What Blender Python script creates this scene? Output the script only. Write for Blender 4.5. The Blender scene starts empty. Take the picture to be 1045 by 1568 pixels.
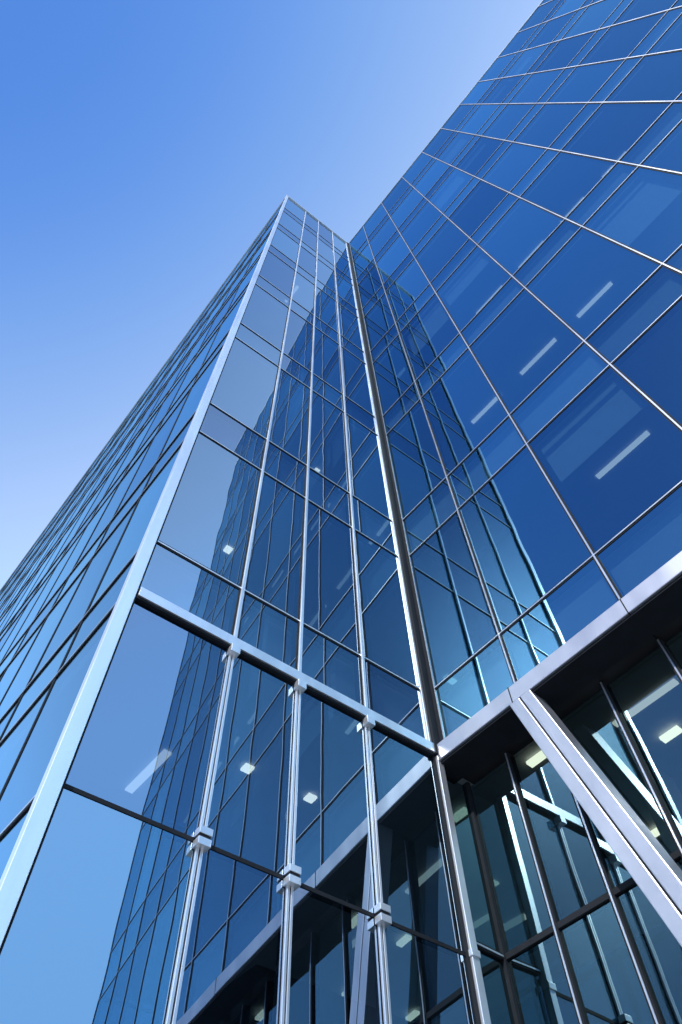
import bpy, bmesh, math, random
from mathutils import Vector, Matrix
random.seed(11)
S=4.5; EYE=1.6
sc=bpy.context.scene; col=sc.collection
# ---------------------------------------------------------------- camera
f,pitch,yaw,roll=1081.4,1.0490,0.8921,-0.0433
h=Vector((math.cos(yaw),math.sin(yaw),0)); F=h*math.cos(pitch)+Vector((0,0,math.sin(pitch)))
R=Vector((h.y,-h.x,0)); U=R.cross(F)
R2=R*math.cos(roll)+U*math.sin(roll); U2=R2.cross(F)
cd=bpy.data.cameras.new('camera'); cam=bpy.data.objects.new('camera',cd); col.objects.link(cam)
cd.sensor_fit='VERTICAL'; cd.sensor_height=36; cd.lens=36*f/1568; cd.clip_end=5000
M=Matrix((( R2.x,U2.x,-F.x,0),(R2.y,U2.y,-F.y,0),(R2.z,U2.z,-F.z,EYE),(0,0,0,1))); cam.matrix_world=M
sc.camera=cam
# ---------------------------------------------------------------- layout (metres)
al,La,beta,gam=1.3733,0.8797,0.0585,-0.0521
C=Vector((math.cos(al),math.sin(al)))*S; I=C+Vector((La*S,0)); LA=La*S
wB=Vector((math.sin(beta),-math.cos(beta))); nB=Vector((-math.cos(beta),-math.sin(beta)))
wL=Vector((math.sin(gam),math.cos(gam))); nL=Vector((-math.cos(gam),math.sin(gam)))
Zk=lambda z:EYE+S*z
Zlow=Zk(.7483); Z=[Zk(z) for z in (1.2453,1.4564,2.1255,2.3778,3.2068,3.4473,4.3213,4.572,5.446,5.697,6.571,6.822,7.696,7.947,8.8714)]
ZT=Z[-1]; Z0=Z[0]
mA=[0]+[S*v for v in (.2620,.4421,.6423)]+[LA]
mB=[0]+[S*v for v in (.2759,.6003,.9524,1.2836,1.5894,1.8896,2.1653,2.45,2.74,3.03,3.32)]
LBn=mB[-1]
mL=[1.45*i for i in range(29)]; LLn=mL[-1]
class Fr:
    def __init__(s,O,e,n): s.O=Vector((O.x,O.y,0)); s.e=Vector((e.x,e.y,0)); s.n=Vector((n.x,n.y,0))
    def p(s,a,z,d): return s.O+s.e*a+s.n*d+Vector((0,0,z))
FA=Fr(C,Vector((1,0)),Vector((0,-1))); FB=Fr(I,wB,nB); FL=Fr(C,wL,nL)
# ---------------------------------------------------------------- mesh helper
class MB:
    def __init__(s,name,mat,bevel=0): s.n=name;s.m=mat;s.v=[];s.f=[];s.b=bevel;s.nr=[]
    def quad(s,ps): i=len(s.v); s.v+=[tuple(p) for p in ps]; s.f.append(tuple(range(i,i+len(ps))))
    def hexa(s,ps):
        i=len(s.v); s.v+=[tuple(p) for p in ps]
        for q in ((0,1,2,3),(7,6,5,4),(0,4,5,1),(1,5,6,2),(2,6,7,3),(3,7,4,0)): s.f.append(tuple(i+k for k in q))
    def box(s,fr,a0,a1,z0,z1,d0,d1):
        s.hexa([fr.p(a0,z0,d0),fr.p(a1,z0,d0),fr.p(a1,z0,d1),fr.p(a0,z0,d1),fr.p(a0,z1,d0),fr.p(a1,z1,d0),fr.p(a1,z1,d1),fr.p(a0,z1,d1)])
    def prism(s,poly,z0,z1):
        i=len(s.v);n=len(poly); s.v+=[(p.x,p.y,z0) for p in poly]+[(p.x,p.y,z1) for p in poly]
        s.f.append(tuple(range(i,i+n))[::-1]); s.f.append(tuple(range(i+n,i+2*n)))
        for k in range(n): s.f.append((i+k,i+(k+1)%n,i+n+(k+1)%n,i+n+k))
    def make(s,parent=None):
        me=bpy.data.meshes.new(s.n); me.from_pydata(s.v,[],s.f); me.materials.append(s.m)
        if not s.n.startswith('glass'):
            bm=bmesh.new(); bm.from_mesh(me); bmesh.ops.recalc_face_normals(bm,faces=bm.faces); bm.to_mesh(me); bm.free()
        else:
            at=me.attributes.new('rnd','FLOAT','FACE'); av=me.attributes.new('pane_set','FLOAT_VECTOR','FACE')
            for i in range(len(me.polygons)): at.data[i].value=random.random(); av.data[i].vector=s.nr[i]
        o=bpy.data.objects.new(s.n,me); col.objects.link(o)
        if s.b:
            b=o.modifiers.new('bevel','BEVEL'); b.width=s.b; b.segments=2; b.limit_method='ANGLE'
        if parent: o.parent=parent
        return o
# ---------------------------------------------------------------- materials
def mat(name):
    m=bpy.data.materials.new(name); m.use_nodes=True; nt=m.node_tree; nt.nodes.clear(); return m,nt,nt.nodes.new,nt.links.new
def pbr(name,colr,rough,metal=0,noise=0.1,scale=8,stretch=(1,1,1),spec=.5):
    m,nt,N,Lk=mat(name); o=N('ShaderNodeOutputMaterial'); b=N('ShaderNodeBsdfPrincipled'); Lk(b.outputs[0],o.inputs[0])
    tc=N('ShaderNodeTexCoord'); mp=N('ShaderNodeMapping'); mp.inputs['Scale'].default_value=stretch; Lk(tc.outputs['Object'],mp.inputs[0])
    n=N('ShaderNodeTexNoise'); n.inputs['Scale'].default_value=scale; n.inputs['Detail'].default_value=5; Lk(mp.outputs[0],n.inputs[0])
    r=N('ShaderNodeValToRGB'); r.color_ramp.elements[0].position=.3; r.color_ramp.elements[1].position=.7
    r.color_ramp.elements[0].color=(*[c*(1-noise) for c in colr],1); r.color_ramp.elements[1].color=(*[min(1,c*(1+noise)) for c in colr],1)
    Lk(n.outputs[0],r.inputs[0]); Lk(r.outputs[0],b.inputs['Base Color'])
    mr=N('ShaderNodeMapRange'); mr.inputs[3].default_value=rough*.75; mr.inputs[4].default_value=rough*1.25; Lk(n.outputs[0],mr.inputs[0]); Lk(mr.outputs[0],b.inputs['Roughness'])
    b.inputs['Metallic'].default_value=metal; b.inputs['Specular IOR Level'].default_value=spec; return m
def glass(name,tint,r0,trans,wave=.0012,var=.20):
    m,nt,N,Lk=mat(name); o=N('ShaderNodeOutputMaterial'); mx=N('ShaderNodeMixShader'); g=N('ShaderNodeBsdfGlossy'); t=N('ShaderNodeBsdfTransparent')
    g.inputs['Roughness'].default_value=0.0; t.inputs['Color'].default_value=(*trans,1)
    at=N('ShaderNodeAttribute'); at.attribute_name='rnd'
    cm=N('ShaderNodeMix'); cm.data_type='RGBA'; Lk(at.outputs['Fac'],cm.inputs['Factor'])
    cm.inputs[6].default_value=(*[c*(1-var) for c in tint],1); cm.inputs[7].default_value=(*[min(1,c*(1+var*.5)) for c in tint],1); Lk(cm.outputs[2],g.inputs['Color'])
    lw=N('ShaderNodeLayerWeight'); lw.inputs['Blend'].default_value=.5
    p=N('ShaderNodeMath'); p.operation='POWER'; p.inputs[1].default_value=4.0; Lk(lw.outputs['Facing'],p.inputs[0])
    mr=N('ShaderNodeMapRange'); mr.inputs[3].default_value=r0; mr.inputs[4].default_value=1.0; Lk(p.outputs[0],mr.inputs[0])
    Lk(mr.outputs[0],mx.inputs[0]); Lk(t.outputs[0],mx.inputs[1]); Lk(g.outputs[0],mx.inputs[2]); Lk(mx.outputs[0],o.inputs[0])
    av=N('ShaderNodeAttribute'); av.attribute_name='pane_set'
    tc=N('ShaderNodeTexCoord'); n=N('ShaderNodeTexNoise'); n.inputs['Scale'].default_value=.9; n.inputs['Detail'].default_value=1.5; Lk(tc.outputs['Object'],n.inputs[0])
    b=N('ShaderNodeBump'); b.inputs['Strength'].default_value=1; b.inputs['Distance'].default_value=wave; Lk(n.outputs[0],b.inputs['Height']); Lk(av.outputs['Vector'],b.inputs['Normal']); Lk(b.outputs[0],g.inputs['Normal'])
    return m
def emit(name,c,s):
    m,nt,N,Lk=mat(name); o=N('ShaderNodeOutputMaterial'); e=N('ShaderNodeEmission'); e.inputs[0].default_value=(*c,1); e.inputs[1].default_value=s; Lk(e.outputs[0],o.inputs[0]); return m
gA=glass('glass_clear_blue',(.60,.78,1.0),.47,(.30,.42,.54),.0020,.22)
gB=glass('glass_deep_blue',(.36,.70,.98),.42,(.26,.40,.48),.0014,.28)
gL=glass('glass_side_blue',(.44,.76,1.0),.47,(.22,.36,.45))
gLob=glass('glass_lobby',(.50,.80,.95),.24,(.30,.40,.42),.004,.3)
steel=pbr('brushed_steel',(.82,.83,.86),.34,.85,.06,6,(1,1,.15))
satin=pbr('satin_steel_cladding',(.44,.45,.50),.38,.8,.10,3,(1,1,.3))
alu=pbr('anodised_aluminium',(.54,.57,.62),.32,.8,.05,5,(1,1,.2))
dark=pbr('black_gasket',(.012,.014,.018),.7,0,.2,8,(1,1,1),.12)
soff=pbr('soffit_panel',(.035,.035,.038),.2,.3,.1,2)
ceil=pbr('ceiling_tile',(.38,.39,.40),.8,0,.05,3)
core=pbr('core_wall',(.05,.055,.07),.6,0,.25,.6)
blind=pbr('roller_blind',(.50,.52,.54),.9,0,.04,4)
pav=pbr('granite_paving',(.26,.25,.24),.7,0,.2,3)
roofm=pbr('roof_membrane',(.30,.30,.30),.9,0,.1,2)
lamp=emit('lit_ceiling_lamp',(1,.95,.85),1.3)
lamp2=emit('lit_lobby_lamp',(1,.88,.66),3.5)
# ---------------------------------------------------------------- building
bld=bpy.data.objects.new('glass_office_building',None); col.objects.link(bld)
def panes(name,m,fr,cols,rows,d=0,yb=None,jit=.22):
    mb=MB(name,m)
    for i in range(len(cols)-1):
        bias=yb(i) if yb else 0
        for j in range(len(rows)-1):
            a0,a1,z0,z1=cols[i],cols[i+1],rows[j],rows[j+1]
            th=math.radians(bias+random.gauss(0,jit)); ph=math.radians(random.gauss(0,jit)); g=.002
            mb.quad([fr.p(a,z,d) for a,z in ((a0+g,z0+g),(a1-g,z0+g),(a1-g,z1-g),(a0+g,z1-g))])
            mb.nr.append((fr.n-fr.e*math.tan(th)-Vector((0,0,1))*math.tan(ph)).normalized())
    return mb.make(bld)
rowsU=Z; rowsLow=[0.15,3.1,Zlow,Z0-.10]
panes('glass_front_upper',gA,FA,mA,rowsU,0,lambda i:(2.2,1.5,.8,0.2)[i],.42)
panes('glass_front_lower',gA,FA,mA,rowsLow,0,lambda i:(2.2,1.5,.8,0.2)[i],.18)
panes('glass_wing_upper',gB,FB,mB,rowsU,0,lambda i:3.0,.48)
panes('glass_side_upper',gL,FL,mL,[0.15,3.1,Zlow]+rowsU,0,None,.2)
RB=-0.42
colsLB=[0.0]
for k in range(1,len(mB)): colsLB+=[(mB[k-1]+mB[k])/2,mB[k]]
rowsLob=[0.1,2.3,3.7,5.1,Z0-.25]
panes('glass_lobby_wing',gLob,FB,colsLB,rowsLob,RB,lambda i:2.5,.7)
Rt=Fr(I,-nB,wB)
panes('glass_lobby_return',gLob,Rt,[.02,-RB],rowsLob,-.01,None,.25)
# framing -----------------------------------------------------------
st=MB('steel_mullions',steel,.004); da=MB('gaskets',dark); au=MB('aluminium_mullions',alu)
for a in mA[1:-1]:
    da.box(FA,a-.036,a+.036,Z0+.07,ZT,-.10,.010)
    st.box(FA,a-.019,a+.019,Z0+.08,ZT+.02,.012,.042)
for z in Z[1:-1]:
    da.box(FA,.05,LA-.1,z-.034,z+.034,-.10,.009)
    st.box(FA,.05,LA-.1,z-.010,z+.010,.0105,.019)
st.box(FA,-.060,.065,0,ZT+.03,-.06,.050)
da.box(FA,.066,.086,0,ZT,-.08,.022)
da.box(FL,.051,.07,0,ZT,-.06,.016)
da.box(FA,LA-.115,LA-.001,Z0-.09,ZT+.02,-.1,.075)
st.box(FA,LA-.152,LA-.118,Z0+.07,ZT,-.05,.035)
da.box(FB,.076,.115,Z0,ZT+.02,-.1,.03)
au.box(FB,.117,.130,Z0,ZT,-.10,.012)
for a in mB[1:]:
    da.box(FB,a-.030,a+.030,Z0,ZT,-.10,.008)
    au.box(FB,a-.009,a+.009,Z0,ZT+.02,.010,.024)
for z in Z[1:-1]:
    da.box(FB,.131,LBn,z-.030,z+.030,-.10,.007)
    au.box(FB,.131,LBn,z-.009,z+.007,.0085,.019)
for a in mL[1:]:
    da.box(FL,a-.025,a+.025,0,ZT,-.08,.010)
for z in [3.1,Zlow,Z0]+Z[1:-1]:
    da.box(FL,.071,LLn,z-.028,z+.028,-.08,.012)
    au.box(FL,.071,LLn,z-.010,z+.010,.0135,.022)
st.box(FA,-.08,LA,ZT-.05,ZT+.06,-.25,.07)
au.box(FB,.0,LBn,ZT-.05,ZT+.04,-.25,.03); au.box(FL,.10,LLn,ZT-.05,ZT+.06,-.25,.05)
# ring beams
bm_=MB('steel_ring_beam',satin,.008)
st.box(FA,.087,LA-.02,Z0-.07,Z0+.060,-.1,.060)
da.box(FA,.087,LA-.12,Z0-.10,Z0-.072,-.1,.04)
bm_.box(FB,-.1,LBn,Z0-.17,Z0+.05,-.20,.09)
da.box(FB,-.1,LBn,Z0-.20,Z0-.172,-.30,.06)
for a in (mB[1]-.06,mB[2]+.02,mB[4],mB[6],mB[8]):
    da.box(FB,a-.006,a+.006,Z0-.173,Z0+.053,-.2,.093)
# lower front rods and clamps
rod=MB('rods_and_clamps',steel,.003)
for a in mA[1:-1]:
    da.box(FA,a-.034,a+.034,.1,Z0-.10,-.06,.006)
    for s in (-.018,.018): rod.box(FA,a+s-.012,a+s+.012,0,Z0-.1,.009,.034)
    for z in (3.1,Zlow):
        rod.box(FA,a-.055,a+.055,z-.075,z-.014,.008,.095)
        rod.box(FA,a-.055,a+.055,z+.014,z+.075,.008,.095)
        da.box(FA,a-.045,a+.045,z-.0135,z+.0135,.0,.09)
    rod.box(FA,a-.05,a+.05,Z0-.20,Z0-.101,.008,.10)
for z in (3.1,Zlow): da.box(FA,.087,LA-.11,z-.017,z+.017,-.06,.007)
rod.box(FA,LA-.095,LA-.012,0,Z0-.10,-.02,.06)
da.box(FA,LA-.118,LA-.097,0,Z0-.10,-.06,.03)
rod.box(FA,LA-.105,LA-.004,Zlow-.03,Zlow+.03,.0,.075)
# lobby wall framing
for a in colsLB[1:]:
    da.box(FB,a-.028,a+.028,0,Z0-.2,RB-.08,RB+.03)
    au.box(FB,a-.008,a+.008,0,Z0-.2,RB+.032,RB+.04)
for z in rowsLob[1:-1]:
    da.box(FB,0,LBn,z-.026,z+.026,RB-.08,RB+.026)
    da.box(Rt,.0,-RB,z-.026,z+.026,-.05,.02)
    au.box(Rt,.0,-RB,z-.008,z+.008,.021,.026)
da.box(Rt,-RB-.04,-RB+.01,0,Z0-.2,-.05,.03)
so=MB('soffit',soff)
for k in range(len(mB)-1): so.box(FB,mB[k]+.008,mB[k+1]-.008,Z0-.16,Z0-.05,RB-.1,-.305)
# inclined brace legs
br=MB('inclined_brace',satin,.008); P=FB.p
def leg(at,ab,w0=.29):
    zt,zb=Z0-.175,0.0
    for s0,s1 in ((-w0/2,-.008),(.008,w0/2)):
        br.hexa([P(ab+s0,zb,-.14),P(ab+s1,zb,-.14),P(ab+s1,zb,.10),P(ab+s0,zb,.10),P(at+s0,zt,-.14),P(at+s1,zt,-.14),P(at+s1,zt,.10),P(at+s0,zt,.10)])
    da.hexa([P(ab-.0075,0,-.13),P(ab+.0075,0,-.13),P(ab+.0075,0,.07),P(ab-.0075,0,.07),P(at-.0075,Z0-.176,-.13),P(at+.0075,Z0-.176,-.13),P(at+.0075,Z0-.176,.07),P(at-.0075,Z0-.176,.07)])
sl=(.430-.272)/(1.22-.61)
leg(S*.285,S*.285+sl*(Z0-.17))
leg(mB[7],mB[7]-sl*Z0); leg(mB[7]+.4,mB[7]+.4+sl*Z0)
# interior -----------------------------------------------------------
Pb=I+wB*LBn
poly=[C,I,Pb,Pb-nB*16,Vector((I.x+16,I.y+6)),Vector((I.x+16,C.y+LLn)),C+wL*LLn]
def inset(poly,d):
    n=len(poly);out=[]
    for i in range(n):
        p0,p1,p2=poly[i-1],poly[i],poly[(i+1)%n]
        e1=(p1-p0).normalized();e2=(p2-p1).normalized()
        n1=Vector((-e1.y,e1.x));n2=Vector((-e2.y,e2.x))
        A=p1+n1*d;B=p1+n2*d;den=e1.x*e2.y-e1.y*e2.x
        if abs(den)<1e-6: out.append(A);continue
        t=((B.x-A.x)*e2.y-(B.y-A.y)*e2.x)/den; out.append(A+e1*t)
    return out
area=sum(poly[i-1].x*poly[i].y-poly[i].x*poly[i-1].y for i in range(len(poly)))
sg=1 if area>0 else -1
slab=MB('floor_slabs',ceil); cw=MB('core_walls',core); rf=MB('roof',roofm)
for k in range(0,14,2): slab.prism(inset(poly,sg*.16),Z[k]+.10,Z[k+1]-.04)
rf.prism(inset(poly,sg*.10),ZT-.6,ZT-.12)
cw.prism(inset(poly,sg*5.0),0.02,ZT-.7)
for i in (2,3,4,5):
    a,b=inset(poly,sg*.05)[i],inset(poly,sg*.05)[(i+1)%7]; e=(b-a).normalized(); n=Vector((e.y,-e.x))*sg
    fr=Fr(a,e,n); Ln=(b-a).length; q_=max(1,round(Ln/1.5)); cs=[Ln*q/q_ for q in range(q_+1)]
    panes('glass_rear',gL,fr,cs,[0.15]+Z,0.0,None,.1)
    for c in cs: au.box(fr,c-.03,c+.03,0,ZT,-.08,.03)
    for z in Z: da.box(fr,.04,Ln-.04,z-.03,z+.03,-.07,.015)
for m in (st,da,au,bm_,rod,so,br): m.make(bld)
# lights, blinds and columns inside
lm=MB('ceiling_lamps',lamp); bl=MB('roller_blinds',blind); l2=MB('lobby_lamps',lamp2); ic=MB('inside_columns',ceil)
for k in range(0,14,2):
    zc=Z[k]+.09
    for j in range(1,len(mB)-1):
        for dd in (-1.3,-2.9):
            if random.random()<(.6 if j>1 else .25): lm.box(FB,mB[j]+.30,mB[j+1]-.30,zc-.03,zc,dd-.04,dd+.04)
        if k>0 and random.random()<.16: bl.box(FB,mB[j]+.06,mB[j+1]-.06,zc-random.choice((.4,.6,1.1,1.8)),zc,-.26,-.25)
    for j in range(4):
        if random.random()<.45: l2.box(FA,mA[j]+.3,mA[j]+.42,zc-.03,zc,-1.6,-1.48)
        if k>0 and random.random()<.14: bl.box(FA,mA[j]+.06,mA[j+1]-.06,zc-random.choice((.6,1.1)),zc,-.26,-.25)
    for j in range(len(mL)-1):
        if random.random()<.1: lm.box(FL,mL[j]+.3,mL[j+1]-.3,zc-.03,zc,-1.6,-1.5)
for j in range(9):
    for dd in (-1.0,-1.9,-3.2):
        if random.random()<.75: l2.box(FB,mB[j]+.5,mB[j]+.75,Z0+.03,Z0+.07,dd-.05,dd+.05)
for a in (mB[1],mB[4],mB[7]): ic.box(FB,a-.16,a+.16,0.02,Z0+.09,-2.6,-2.28)
for m in (slab,cw,rf,lm,bl,l2,ic): m.make(bld)
# ---------------------------------------------------------------- ground
g=MB('paved_plaza',pav); g.quad([Vector((-3000,-3000,0)),Vector((3000,-3000,0)),Vector((3000,3000,0)),Vector((-3000,3000,0))]); g.make()
# ---------------------------------------------------------------- light
el=math.radians(40); ang=math.radians(205); sxy=(math.cos(ang),math.sin(ang)); az=math.atan2(sxy[0],sxy[1])
sd=Vector((sxy[0]*math.cos(el),sxy[1]*math.cos(el),math.sin(el)))
sl_=bpy.data.lights.new('sun','SUN'); so_=bpy.data.objects.new('sun',sl_); col.objects.link(so_)
sl_.energy=5.0; sl_.angle=math.radians(.53); sl_.color=(1,.96,.9); so_.rotation_euler=sd.to_track_quat('Z','Y').to_euler(); so_.location=(0,0,60)
w=bpy.data.worlds.new('World'); sc.world=w; w.use_nodes=True; nt=w.node_tree; nt.nodes.clear(); N=nt.nodes.new; Lk=nt.links.new
sk=N('ShaderNodeTexSky'); sk.sky_type='NISHITA'; sk.sun_disc=False; sk.sun_elevation=el; sk.sun_rotation=az
bg=N('ShaderNodeBackground'); bg.inputs[1].default_value=.11; o=N('ShaderNodeOutputWorld')
tc=N('ShaderNodeTexCoord'); dt=N('ShaderNodeVectorMath'); dt.operation='DOT_PRODUCT'
de,da_=math.radians(62),math.radians(174)
dt.inputs[1].default_value=(math.cos(de)*math.cos(da_),math.cos(de)*math.sin(da_),math.sin(de)); Lk(tc.outputs['Generated'],dt.inputs[0])
rp=N('ShaderNodeValToRGB'); cr=rp.color_ramp; cr.interpolation='B_SPLINE'
K=2.0
pts=[(0.0,(.52,.98,1.70)),(.35,(.58,1.12,1.95)),(.56,(.60,1.06,1.88)),(.67,(.60,.87,1.42)),(.76,(.47,.68,1.12)),(.83,(.32,.54,1.0)),(.90,(.19,.41,.94)),(.955,(.105,.30,.86)),(1.0,(.07,.25,.79))]
cr.elements[0].position=pts[0][0]; cr.elements[0].color=(*[c/K for c in pts[0][1]],1); cr.elements[1].position=1.0; cr.elements[1].color=(*[c/K for c in pts[-1][1]],1)
for p_,c_ in pts[1:-1]: e=cr.elements.new(p_); e.color=(*[c/K for c in c_],1)
Lk(dt.outputs['Value'],rp.inputs[0])
sc_=N('ShaderNodeVectorMath'); sc_.operation='SCALE'; sc_.inputs['Scale'].default_value=K/.11; Lk(rp.outputs[0],sc_.inputs[0])
d2=N('ShaderNodeVectorMath'); d2.operation='DOT_PRODUCT'; d2.inputs[1].default_value=sd; Lk(tc.outputs['Generated'],d2.inputs[0])
mxm=N('ShaderNodeMath'); mxm.operation='MAXIMUM'; mxm.inputs[1].default_value=0; Lk(d2.outputs['Value'],mxm.inputs[0])
pw=N('ShaderNodeMath'); pw.operation='POWER'; pw.inputs[1].default_value=60; Lk(mxm.outputs[0],pw.inputs[0])
hv=N('ShaderNodeVectorMath'); hv.operation='SCALE'; hv.inputs[0].default_value=(3.2/.11,3.7/.11,4.0/.11); Lk(pw.outputs[0],hv.inputs['Scale'])
ad=N('ShaderNodeVectorMath'); ad.operation='ADD'; Lk(sc_.outputs[0],ad.inputs[0]); Lk(hv.outputs[0],ad.inputs[1])
mx=N('ShaderNodeMix'); mx.data_type='RGBA'; mx.inputs['Factor'].default_value=.88; Lk(sk.outputs[0],mx.inputs[6]); Lk(ad.outputs[0],mx.inputs[7])
Lk(mx.outputs[2],bg.inputs[0]); Lk(bg.outputs[0],o.inputs[0])
sc.view_settings.view_transform='Standard'; sc.view_settings.look='None'; sc.view_settings.exposure=0
